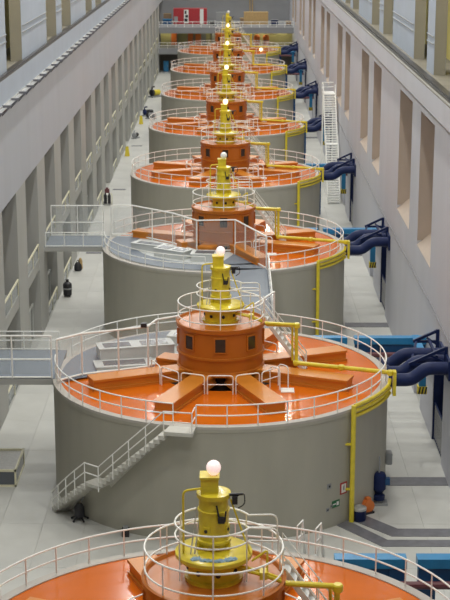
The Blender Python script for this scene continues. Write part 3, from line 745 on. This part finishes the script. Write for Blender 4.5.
# ------------------------------------------------------------------ floor trench covers
def strip(poly, label, grp):
    o = obj('trench_cover', MB().prism(poly, 0.0, .03), 'strip'); tag(o, label, 'trench cover', grp)
for i in range(0, 8):
    y = YC[i]; wn = 'nearest' if i == 0 else 'farthest' if i == 7 else WHICH[i]
    if i < 6:
        strip([(8.5, y - 1.3), (XR - .02, y - 1.3), (XR - .02, y - .1), (8.6, y - .1)], 'straight dark trench cover between the %s generator and the right wall' % wn, 'dark trench covers on the right aisle floor')
    if i < 4:
        strip([(6.15, y - 6.1), (6.75, y - 5.35), (8.4, y - 7.25), (XR - .02, y - 7.25), (XR - .02, y - 8.2), (8.0, y - 8.2)], 'bent dark trench cover hugging the front right of the %s generator' % wn, 'dark trench covers on the right aisle floor')
        strip([(5.35, y - 6.8), (5.95, y - 6.2), (7.75, y - 8.65), (XR - .02, y - 8.65), (XR - .02, y - 9.45), (7.4, y - 9.45)], 'outer bent dark trench cover in front of the %s generator' % wn, 'dark trench covers on the right aisle floor')
    if 1 <= i <= 5:
        yy = 134.6 + (i - 2) * S
        strip([(-13.2, yy - .3), (-11.8, yy - .3), (-11.8, yy + .3), (-13.2, yy + .3)], 'short dark floor slot on the left aisle beyond the %s generator' % wn, 'short dark slots on the left aisle floor')

# ------------------------------------------------------------------ loose things
# railed glass hatch
t = thing('floor_hatch', 'cream framed glass hatch box on the floor at the left edge', 'hatch', (-13.0, 76.9, 0))
fr = MB()
for z in (.06, .92):
    fr.box(-.8, 0, z - .06, 1.4, .1, z + .06).box(-.8, 3.3, z - .06, 1.4, 3.4, z + .06).box(1.3, 0, z - .06, 1.4, 3.4, z + .06).box(-.8, 0, z - .06, -.7, 3.4, z + .06)
obj('frame', fr, 'cream', t)
for x, y in ((-.8, 0), (1.3, 0), (-.8, 3.3), (1.3, 3.3)):
    obj('post', shared('hatch_post', lambda: MB().box(0, 0, 0, .1, .1, .92)), 'cream', t, (x, y, 0))
obj('pane', MB().box(-.7, .04, .12, 1.3, .06, .86), 'panel', t)
obj('pane', MB().box(1.34, .1, .12, 1.36, 3.3, .86), 'panel', t)
obj('pane', MB().box(-.7, 3.34, .12, 1.3, 3.36, .86), 'glassd', t)
obj('lid', MB().box(-.7, .1, .84, 1.3, 3.3, .88), 'steel', t)

# black wheeled bin
t = thing('waste_bin', 'black wheeled bin with a rounded lid standing by the left wall piers', 'bin', (-13.2, 118.6, 0))
obj('body', MB().lathe([(.28, .08), (.34, .15), (.36, .95), (.32, 1.0)], 20), 'black', t)
obj('band', MB().lathe([(.36, .62), (.375, .64), (.375, .72), (.36, .74)], 20, cap=False), 'grey', t)
obj('lid', MB().lathe([(.35, 1.0), (.33, 1.08), (.2, 1.2), (.12, 1.22), (.12, 1.42), (.01, 1.44)], 20), 'black', t)
for s in (-1, 1): obj('wheel', MB().lathe([(.08, -.03), (.08, .03)], 12), 'black', t, (.2 * s, -.2, .08), rot=(0, PI / 2, 0))
# bundle
t = thing('tool_bag', 'dark bag with a pale bundle beside it against the left wall', 'bag', (-13.25, 127.6, 0))
obj('bag', MB().lathe([(.25, 0), (.34, .12), (.32, .5), (.18, .72), (.06, .76)], 14), 'black', t)
obj('bundle', MB().lathe([(.16, 0), (.2, .1), (.18, .7), (.1, .95), (.02, 1.0)], 12), 'tan', t, (.2, .2, .1))
obj('strap', MB().tube(bend([(-.2, 0, .6), (0, -.05, 1.05), (.2, 0, .6)], .2), .03, 6), 'black', t)
# cart with gas bottles
t = thing('bottle_cart', 'cart with two dark bottles and a maroon top standing in the left aisle', 'cart', (-13.1, 157.8, 0))
for s in (-1, 1):
    obj('bottle', MB().lathe([(.17, .1), (.17, 1.0), (.08, 1.15), (.06, 1.3)], 14), 'black', t, (.2 * s, 0, 0))
    obj('hoop', MB().tube(bend([(.48 * s, -.1, .1), (.52 * s, -.1, 1.1), (.36 * s, -.1, 1.3)], .2), .05, 6), 'cream', t)
    obj('wheel', MB().lathe([(.16, -.05), (.16, .05)], 14), 'black', t, (.46 * s, .2, .16), rot=(0, PI / 2, 0))
obj('top_box', MB().box(-.24, -.2, 1.3, .24, .2, 1.7).box(-.12, -.12, 1.7, .12, .12, 1.85), 'maroon', t)
obj('base', MB().box(-.42, -.25, .06, .42, .25, .14), 'steel', t)
# yellow floor signs
for k, (x, y) in enumerate(((-13.2, 190.6), (-13.15, 220.2))):
    t = thing('floor_sign', ['nearer yellow folding floor sign against the left wall', 'farther yellow folding floor sign in the left aisle'][k], 'sign', (x, y, 0), 0, 'yellow folding signs in the left aisle'); t.scale = (.75, .75, .75)
    for s in (-1, 1):
        obj('board', MB().add([(-.4, .35 * s, 0), (.4, .35 * s, 0), (.24, .02 * s, 1.6), (-.24, .02 * s, 1.6), (-.4, .31 * s, 0), (.4, .31 * s, 0), (.24, -.02 * s, 1.6), (-.24, -.02 * s, 1.6)],
            [(0, 1, 2, 3), (7, 6, 5, 4), (0, 4, 5, 1), (1, 5, 6, 2), (2, 6, 7, 3), (3, 7, 4, 0)]), 'stripe_y', t)
    obj('hinge', MB().tube([(-.24, 0, 1.6), (.24, 0, 1.6)], .04, 6), 'stripe_y', t)
# machinery heaps far left aisle
def pump(name, label, cat, loc, m1, m2, sc=1.0, rz=0.0, group=None):
    t = thing(name, label, cat, loc, rz, group); t.scale = (sc, sc, sc)
    obj('base', MB().box(-.7, -.4, 0, .7, .4, .15), 'grey', t)
    obj('motor', MB().lathe([(.28, -.5), (.32, -.45), (.32, .35), (.24, .45), (.1, .5)], 18), m1, t, (.2, 0, .5), rot=(0, PI / 2, 0))
    obj('pump_head', MB().lathe([(.2, -.2), (.36, -.12), (.36, .12), (.2, .2)], 18), m2, t, (-.45, 0, .5), rot=(0, PI / 2, 0))
    obj('outlet', MB().tube(bend([(-.45, 0, .7), (-.45, 0, 1.15), (-.1, 0, 1.15)], .15), .09, 8), m2, t)
    return t
pump('pump_set', 'dark pump set on the left aisle floor before the fifth generator', 'pump', (-12.6, 229, 0), 'black', 'navy', 1.2, .4, 'pump sets at the far end of the left aisle')
pump('pump_set', 'black and grey pump set next to the farther yellow floor sign', 'pump', (-12.0, 226, 0), 'grey', 'black', 1.1, -.3, 'pump sets at the far end of the left aisle')
pump('pump_set', 'yellow and black pump set farthest down the left aisle', 'pump', (-12.7, 253, 0), 'yellow', 'black', 1.5, .8, 'pump sets at the far end of the left aisle')
pump('pump_set', 'small dark pump set against the left wall past the nearer floor sign', 'pump', (-13.1, 206, 0), 'black', 'grey', .9, 1.2, 'pump sets at the far end of the left aisle')

# machine under the curved stairs
t = thing('floor_machine', 'black wheeled floor machine parked under the curved stairs', 'machine', (-7.75, 72.35, 0), .3)
obj('body', MB().lathe([(.22, .16), (.28, .25), (.26, .7), (.14, .9), (.03, .95)], 16), 'black', t)
for k in range(5):
    a = 72 * k
    lg = obj('leg', MB().bar((.1 * math.cos(rad(a)), .1 * math.sin(rad(a)), .22), (.42 * math.cos(rad(a)), .42 * math.sin(rad(a)), .09), .07, .06), 'black', t)
    obj('caster', MB().lathe([(.06, -.03), (.06, .03)], 10), 'black', lg, pol(.43, a, .06), rot=(0, PI / 2, rad(a + 90)))
obj('handle', MB().tube(bend([(0, 0, .7), (.35, .3, 1.25), (.5, .25, 1.25)], .1), .04, 6), 'grey', t)
# small black box on floor at the tank foot
t = thing('valve_box', 'small black box at the foot of the second generator, left of its middle', 'box', (-5.25, 70.3, 0))
obj('body', MB().box(-.18, -.15, 0, .18, .15, .42), 'black', t); obj('cap', MB().box(-.12, -.1, .42, .12, .1, .52), 'grey', t)

# pumps right of the second generator
t = thing('blue_pump', 'upright blue motor pump at the right foot of the second generator', 'pump', (7.75, 74.6, 0))
obj('base', MB().box(-.4, -.35, 0, .45, .35, .12).lathe([(.2, .12), (.2, .5)], 14), 'grey', t)
obj('volute', MB().lathe([(.2, .2), (.32, .28), (.32, .5), (.2, .58)], 16), 'navy', t)
obj('motor', MB().lathe([(.14, .55), (.3, .8), (.36, .86), (.36, 1.6), (.3, 1.72), (.08, 1.76)], 18), 'navy', t)
obj('junction_box', MB().box(.3, -.18, 1.1, .55, .15, 1.45), 'dblue', t)
obj('pipe', MB().tube([(.0, 0, 1.75), (.0, .1, 2.6)], .05, 8), 'grey', t)
t = thing('orange_blower', 'orange blower on the floor between blue pump and metal pail', 'blower', (7.05, 73.35, 0), .5)
obj('casing', MB().lathe([(.14, -.2), (.34, -.16), (.34, .16), (.14, .2)], 18), 'orange2', t, (0, 0, .4), rot=(PI / 2, 0, 0))
obj('outlet', MB().box(-.1, -.14, .55, .14, .14, .85), 'orange2', t); obj('foot', MB().box(-.3, -.22, 0, .3, .22, .1), 'black', t)
t = thing('pail', 'dark blue pail with a silver lid beside the yellow pipe foot', 'pail', (6.55, 72.35, 0))
obj('body', MB().lathe([(.3, 0), (.34, .1), (.36, .62)], 20), 'navy', t)
obj('lid', MB().lathe([(.37, .6), (.37, .72), (.3, .76), (.05, .8)], 20), 'steel', t)
obj('handle', MB().tube(bend([(-.36, 0, .6), (0, -.1, .95), (.36, 0, .6)], .2), .015, 5), 'steel', t)
t = thing('wall_box', 'small grey electrical box high on the right flank of the second generator', 'electrical box', (XC + pol(R, -7)[0], YC[1] + pol(R, -7)[1], 1.55))
obj('case', MB().box(0, -.3, -.32, .3, .3, .32), 'grey', t); obj('cover', MB().box(.3, -.26, -.28, .33, .26, .28), 'grey', t)

# signs on the second generator
def curved_sign(name, label, a, z, wdt, h, m, border=None):
    x, y, _ = pol(R, a)
    t = thing(name, label, 'sign', (XC + x, YC[1] + y, z), rad(a))
    if border:
        obj('border', MB().box(-.01, -wdt / 2, -h / 2, .02, wdt / 2, h / 2), border, t)
        obj('face', MB().box(.02, -wdt / 2 + .08, -h / 2 + .08, .03, wdt / 2 - .08, h / 2 - .08), m, t)
        obj('symbol', MB().box(.03, -.07, -.1, .035, .05, .12).box(.03, -.02, .12, .035, .04, .2), 'grey', t)
    else:
        obj('face', MB().box(-.01, -wdt / 2, -h / 2, .02, wdt / 2, h / 2), m, t)
        obj('arrow', MB().box(.02, .05, -.1, .025, .2, .1).box(.02, -.2, -.03, .025, 0, .03), 'signwhite', t)
curved_sign('notice_sign', 'white notice with a red border on the grey wall of the second generator', -46, 1.9, .5, .62, 'signwhite', 'signred')
curved_sign('exit_sign', 'green sign with a white arrow low on the second generator wall', -49.5, 1.2, .52, .36, 'signgreen')
for k, (a, z, s) in enumerate(((-52.5, 2.25, .26), (-53, 1.0, .18), (-51.3, 1.15, .14))):
    x, y, _ = pol(R, a)
    t = thing('wall_plate', ['upper small dark plate left of the red bordered notice', 'lower small dark plate left of the green sign', 'tiny dark plate touching the green sign'][k], 'plate', (XC + x, YC[1] + y, z), rad(a), 'small dark plates on the second generator wall')
    obj('plate', MB().box(-.01, -s / 2, -s / 2, .03, s / 2, s / 2), 'grey', t)
    obj('knob', MB().box(.03, -s / 5, -s / 5, .05, s / 5, s / 5), 'black', t)

# rags on the nearest exciter flange
zf = ZR + 3.12 + .78
for k, (x, y, sx, sy, rz) in enumerate(((-.55, -.82, .2, .13, .3), (-.18, -.98, .28, .1, -.1), (.2, -1.0, .2, .11, .2), (.55, -.86, .24, .13, .5))):
    b = MB(); n = 6; vs = []; 
    for j in range(n + 1):
        for i2 in range(n + 1):
            u, v = i2 / n * 2 - 1, j / n * 2 - 1
            vs.append((u * sx * (1 - .15 * v * v), v * sy * (1 - .2 * u * u), .05 + .035 * math.sin(7 * u + k) * math.cos(5 * v + 2 * k) - .03 * (u * u + v * v)))
    nv = len(vs); vs += [(x_, y_, -.03) for x_, y_, z_ in vs]
    fs = []
    for j in range(n):
        for i2 in range(n):
            a = j * (n + 1) + i2; fs += [(a, a + 1, a + n + 2, a + n + 1), (nv + a, nv + a + n + 1, nv + a + n + 2, nv + a + 1)]
    for j in range(n):
        a, b_ = j, j + 1; fs.append((a, nv + a, nv + b_, b_))
        a, b_ = n * (n + 1) + j, n * (n + 1) + j + 1; fs.append((a, b_, nv + b_, nv + a))
        a, b_ = j * (n + 1), (j + 1) * (n + 1); fs.append((a, b_, nv + b_, nv + a))
        a, b_ = j * (n + 1) + n, (j + 1) * (n + 1) + n; fs.append((a, nv + a, nv + b_, b_))
    o = obj('rag', b.add(vs, fs), 'cloth', None, (XC + x, YC[0] + y, zf), rz)
    tag(o, ['leftmost crumpled blue rag on the nearest yellow flange', 'second blue rag from the left on the nearest yellow flange', 'third blue rag from the left on the nearest yellow flange', 'rightmost blue rag on the nearest yellow flange'][k], 'rag', 'blue rags on the yellow flange')

# ------------------------------------------------------------------ far balconies
def balcony(name, y0, z, label):
    t = thing(name, label, 'balcony', (0, y0, 0))
    obj('slab', MB().box(XL + .01, 0, z - 1.1, XR - .01, .5, z).box(XL + .01, .5, z - .5, XR - .01, Y_END - y0 - .42, z), 'endwall', t)
    b = MB()
    for h in (.55, 1.05): b.tube([(XL, .15, z + h), (XR, .15, z + h)], .045, 6)
    rt_ = thing('balcony_railing', label.split(' balcony')[0] + ' balcony white post and rail guard', 'railing', (0, y0, 0))
    r = obj('rail', b, 'white', rt_)
    for k in range(17):
        obj('post', shared('bal_post', lambda: MB().tube([(0, 0, 0), (0, 0, 1.05)], .04, 6)), 'white', rt_, (XL + .1 + k * (XR - XL - .2) / 16, .15, z))
balcony('upper_balcony', 292.0, 8.5, 'upper grey balcony with white rail across the far end')
balcony('lower_balcony', 291.0, 4.65, 'lower balcony with orange doors behind it at the far end')
bw = struct('trim_1', MB().box(XL, 299.5, 4.65, XR, 299.8, 7.4), 'balcwall')
lb = struct('trim_2', MB().box(XL, 297.0, 0, XR, 297.3, 3.6), 'corridor')
for x0, x1 in ((-3.9, -1.2), (3.0, 4.3), (-6.0, -5.0)):
    obj('pillar', MB().box(x0, 299.2, 4.65, x1, 299.5, 7.4), 'grey', bw)
def door(x, wd, h, label):
    t = thing('balcony_door', label, 'door', (x, 299.0, 4.66), 0, 'orange doors on the lower balcony')
    obj('leaf', MB().box(-wd / 2, 0, 0, wd / 2, .12, h), 'orange2', t)
    obj('frame', MB().box(-wd / 2 - .08, .02, 0, -wd / 2, .16, h + .08).box(wd / 2, .02, 0, wd / 2 + .08, .16, h + .08).box(-wd / 2 - .08, .02, h, wd / 2 + .08, .16, h + .08), 'grey', t)
    obj('handle', MB().box(wd / 2 - .2, -.06, 1.0, wd / 2 - .1, 0, 1.15), 'steel', t)
door(-11.2, 1.1, 2.2, 'leftmost orange door on the lower far balcony')
door(-8.0, 1.0, 2.2, 'middle orange door on the lower far balcony')
door(-6.5, 1.1, 2.1, 'orange door next to the grey pillar on the lower balcony')
def tank(x, label):
    t = thing('orange_tank', label, 'tank', (x, 297.5, 4.66), 0, 'upright orange tanks on the lower balcony')
    obj('shell', MB().lathe([(.5, .1), (.58, .2), (.58, 1.7), (.4, 2.0), (.1, 2.1)], 20), 'orange2', t)
    obj('foot', MB().lathe([(.5, 0), (.5, .1)], 16), 'black', t)
    obj('band', MB().lathe([(.585, .9), (.6, .92), (.6, 1.0), (.585, 1.02)], 20, cap=False), 'grey', t)
tank(4.9, 'left of the two upright orange tanks on the lower balcony')
tank(6.7, 'right of the two upright orange tanks on the lower balcony')
def ball_lamp(x, y, z, label, power=90):
    t = thing('balcony_lamp', label, 'lamp', (x, y, z), 0, 'small lit lamps under the upper balcony')
    obj('globe', shared('blamp', lambda: MB().lathe([(.02, -.3)] + [(.22 * math.sin(rad(q)), -.1 - .2 * math.cos(rad(q))) for q in range(20, 170, 25)] + [(.1, .1)], 14)), 'lamp_y', t)
    obj('mount', shared('bmount', lambda: MB().lathe([(.12, .08), (.12, .24)], 12)), 'grey', t)
    ld = bpy.data.lights.new('lamp_light', 'POINT'); ld.energy = power; ld.color = (1, .88, .5); ld.shadow_soft_size = .25
    lo = bpy.data.objects.new('lamp_light', ld); COL.objects.link(lo); lo.parent = t; lo.location = (0, -.6, -.3)
for k, (x, lb_) in enumerate(((-12.6, 'lamp above the left end of the lower balcony'), (-2.6, 'lamp above the grey pillar left of the hub row'), (1.2, 'lamp right of the exciter row under the balcony'), (5.7, 'lamp between the two orange tanks'), (9.6, 'lamp near the right end of the lower balcony'))):
    ball_lamp(x, 298.4, 7.76, lb_, 160)

# things on the upper balcony
t = thing('red_container', 'red site container with white stripe and poster on the upper balcony', 'container', (-8.05, 299, 8.5))
body = obj('body', MB().box(-3.25, 0, .15, 3.25, 2.4, 3.1), 'red', t)
for k in range(16):
    obj('rib', shared('rc_rib', lambda: MB().box(0, -.05, .25, .12, .02, 3.0)), 'red', body, (-3.1 + k * .41, 0, 0))
obj('white_stripe', MB().box(1.9, -.08, .2, 2.6, -.05, 3.05), 'signwhite', t)
po = obj('poster', MB().box(-1.2, -.08, .3, -.3, -.05, 2.9), 'signwhite', t)
obj('print', MB().box(-1.1, -.1, .5, -.5, -.08, 1.2).box(-.95, -.1, 1.4, -.4, -.08, 1.9).box(-1.05, -.1, 2.1, -.7, -.08, 2.7), 'black', po)
obj('vent', MB().box(-3.1, -.08, .6, -2.4, -.05, 1.6), 'grey', t)
obj('skid', MB().box(-3.2, .1, 0, 3.2, .3, .15).box(-3.2, 2.0, 0, 3.2, 2.2, .15), 'black', t)
t = thing('blue_crate', 'blue crate with lid left of the red container', 'crate', (-12.5, 299, 8.5))
obj('body', MB().box(-.85, 0, 0, .85, 1.2, .95), 'dblue', t); obj('lid', MB().box(-.9, -.05, .95, .9, 1.25, 1.08), 'blue', t)
t = thing('cardboard_box', 'brown box stacked behind the blue crate', 'box', (-12.6, 301, 8.5))
obj('body', MB().box(-.7, 0, 0, .8, 1.0, 2.0), 'brown', t); obj('flap', MB().box(-.72, -.03, 2.0, .82, .5, 2.04), 'tan', t)
t = thing('plywood_crate', 'large tan ribbed plywood crate on the right of the upper balcony', 'crate', (4.75, 299, 8.5))
obj('body', MB().box(-2.35, 0, .1, 2.35, 2.4, 2.4), 'tan', t)
for k in range(9): obj('batten', shared('pc_bat', lambda: MB().box(-.07, -.08, .1, .07, 0, 2.45)), 'tan', t, (-2.25 + k * .562, 0, 0))
obj('runner', MB().box(-2.3, .1, 0, 2.3, .3, .1).box(-2.3, 2.0, 0, 2.3, 2.2, .1), 'brown', t)
t = thing('grey_cabinet', 'grey steel cabinet between red container and tan crate', 'cabinet', (-1.75, 300, 8.5))
obj('body', MB().box(-1.25, 0, 0, 1.25, .9, 2.35), 'grey', t)
for s in (-1, 1):
    d = obj('door', MB().box(.03 if s > 0 else -1.2, -.05, .1, 1.2 if s > 0 else -.03, 0, 2.25), 'grey', t)
    obj('handle', MB().box(s * .15 - .03, -.1, 1.0, s * .15 + .03, -.05, 1.3), 'black', d)
for k, (x, wd, h, m, lb_) in enumerate(((-3.9, 1.2, .9, 'black', 'low dark trolley right of the red container'), (.9, 1.6, .8, 'black', 'dark covered trolley left of the tan crate'), (8.3, 1.3, 1.1, 'navy', 'dark trolley right of the tan crate'), (11.0, 1.0, .8, 'brown', 'small brown pallet box at the right end of the upper balcony'), (2.0, .7, 1.4, 'brown', 'narrow brown box touching the tan crate'))):
    t = thing('trolley' if k != 3 and k != 4 else 'pallet_box', lb_, 'trolley' if k not in (3, 4) else 'box', (x, 296.5, 8.5))
    obj('body', MB().box(-wd / 2, 0, .2, wd / 2, 1.0, h), m, t)
    obj('top', MB().box(-wd / 2 - .05, -.05, h, wd / 2 + .05, 1.05, h + .08), 'grey' if m != 'brown' else 'tan', t)
    for sx in (-1, 1):
        for sy in (.15, .85):
            obj('wheel' if k not in (3, 4) else 'foot', shared('tr_wheel', lambda: MB().lathe([(.1, -.04), (.1, .04)], 10)), 'black', t, (sx * wd * .38, sy, .1), rot=(0, PI / 2, 0))
# vertical pipes on the far wall
for k, (x, lb_) in enumerate(((3.7, 'pale vertical pipe on the far wall above the tan crate'), (4.2, 'second pale vertical pipe on the far wall'))):
    t = thing('wall_pipe', lb_, 'pipe', (x, Y_END - .25, 8.5), 0, 'vertical pipes on the far wall')
    obj('pipe', MB().tube([(0, 0, 0), (0, 0, 12)], .1, 8), 'tan', t)
    for z in (3, 6, 9): obj('clamp', MB().box(-.14, 0, z - .06, .14, .26, z + .06), 'grey', t)
# bits below the lower balcony
for k, (x, m, lb_) in enumerate(((-12.6, 'blue', 'blue cabinet under the lower balcony at the left wall'), (-11.2, 'black', 'black cabinet under the lower balcony near the left wall'))):
    t = thing('floor_cabinet', lb_, 'cabinet', (x, 294, 0))
    obj('body', MB().box(-.5, 0, 0, .5, .8, 2.0), m, t); obj('door', MB().box(-.45, -.05, .1, .45, 0, 1.9), m, t)
    obj('handle', MB().box(.3, -.09, .9, .36, -.05, 1.15), 'steel', t)
# glowing lamp on a post by the last generator
t = thing('post_lamp', 'lit globe lamp on a short post at the right of the farthest generator', 'lamp', (5.1, YC[7] - 5.7, ZR - .05))
obj('post', MB().tube([(0, 0, 0), (0, 0, .5)], .05, 8), 'white', t)
obj('globe', MB().lathe([(.02, .4)] + [(.3 * math.sin(rad(q)), .7 - .3 * math.cos(rad(q))) for q in range(20, 170, 25)] + [(.02, 1.0)], 14), 'bulb_warm', t)
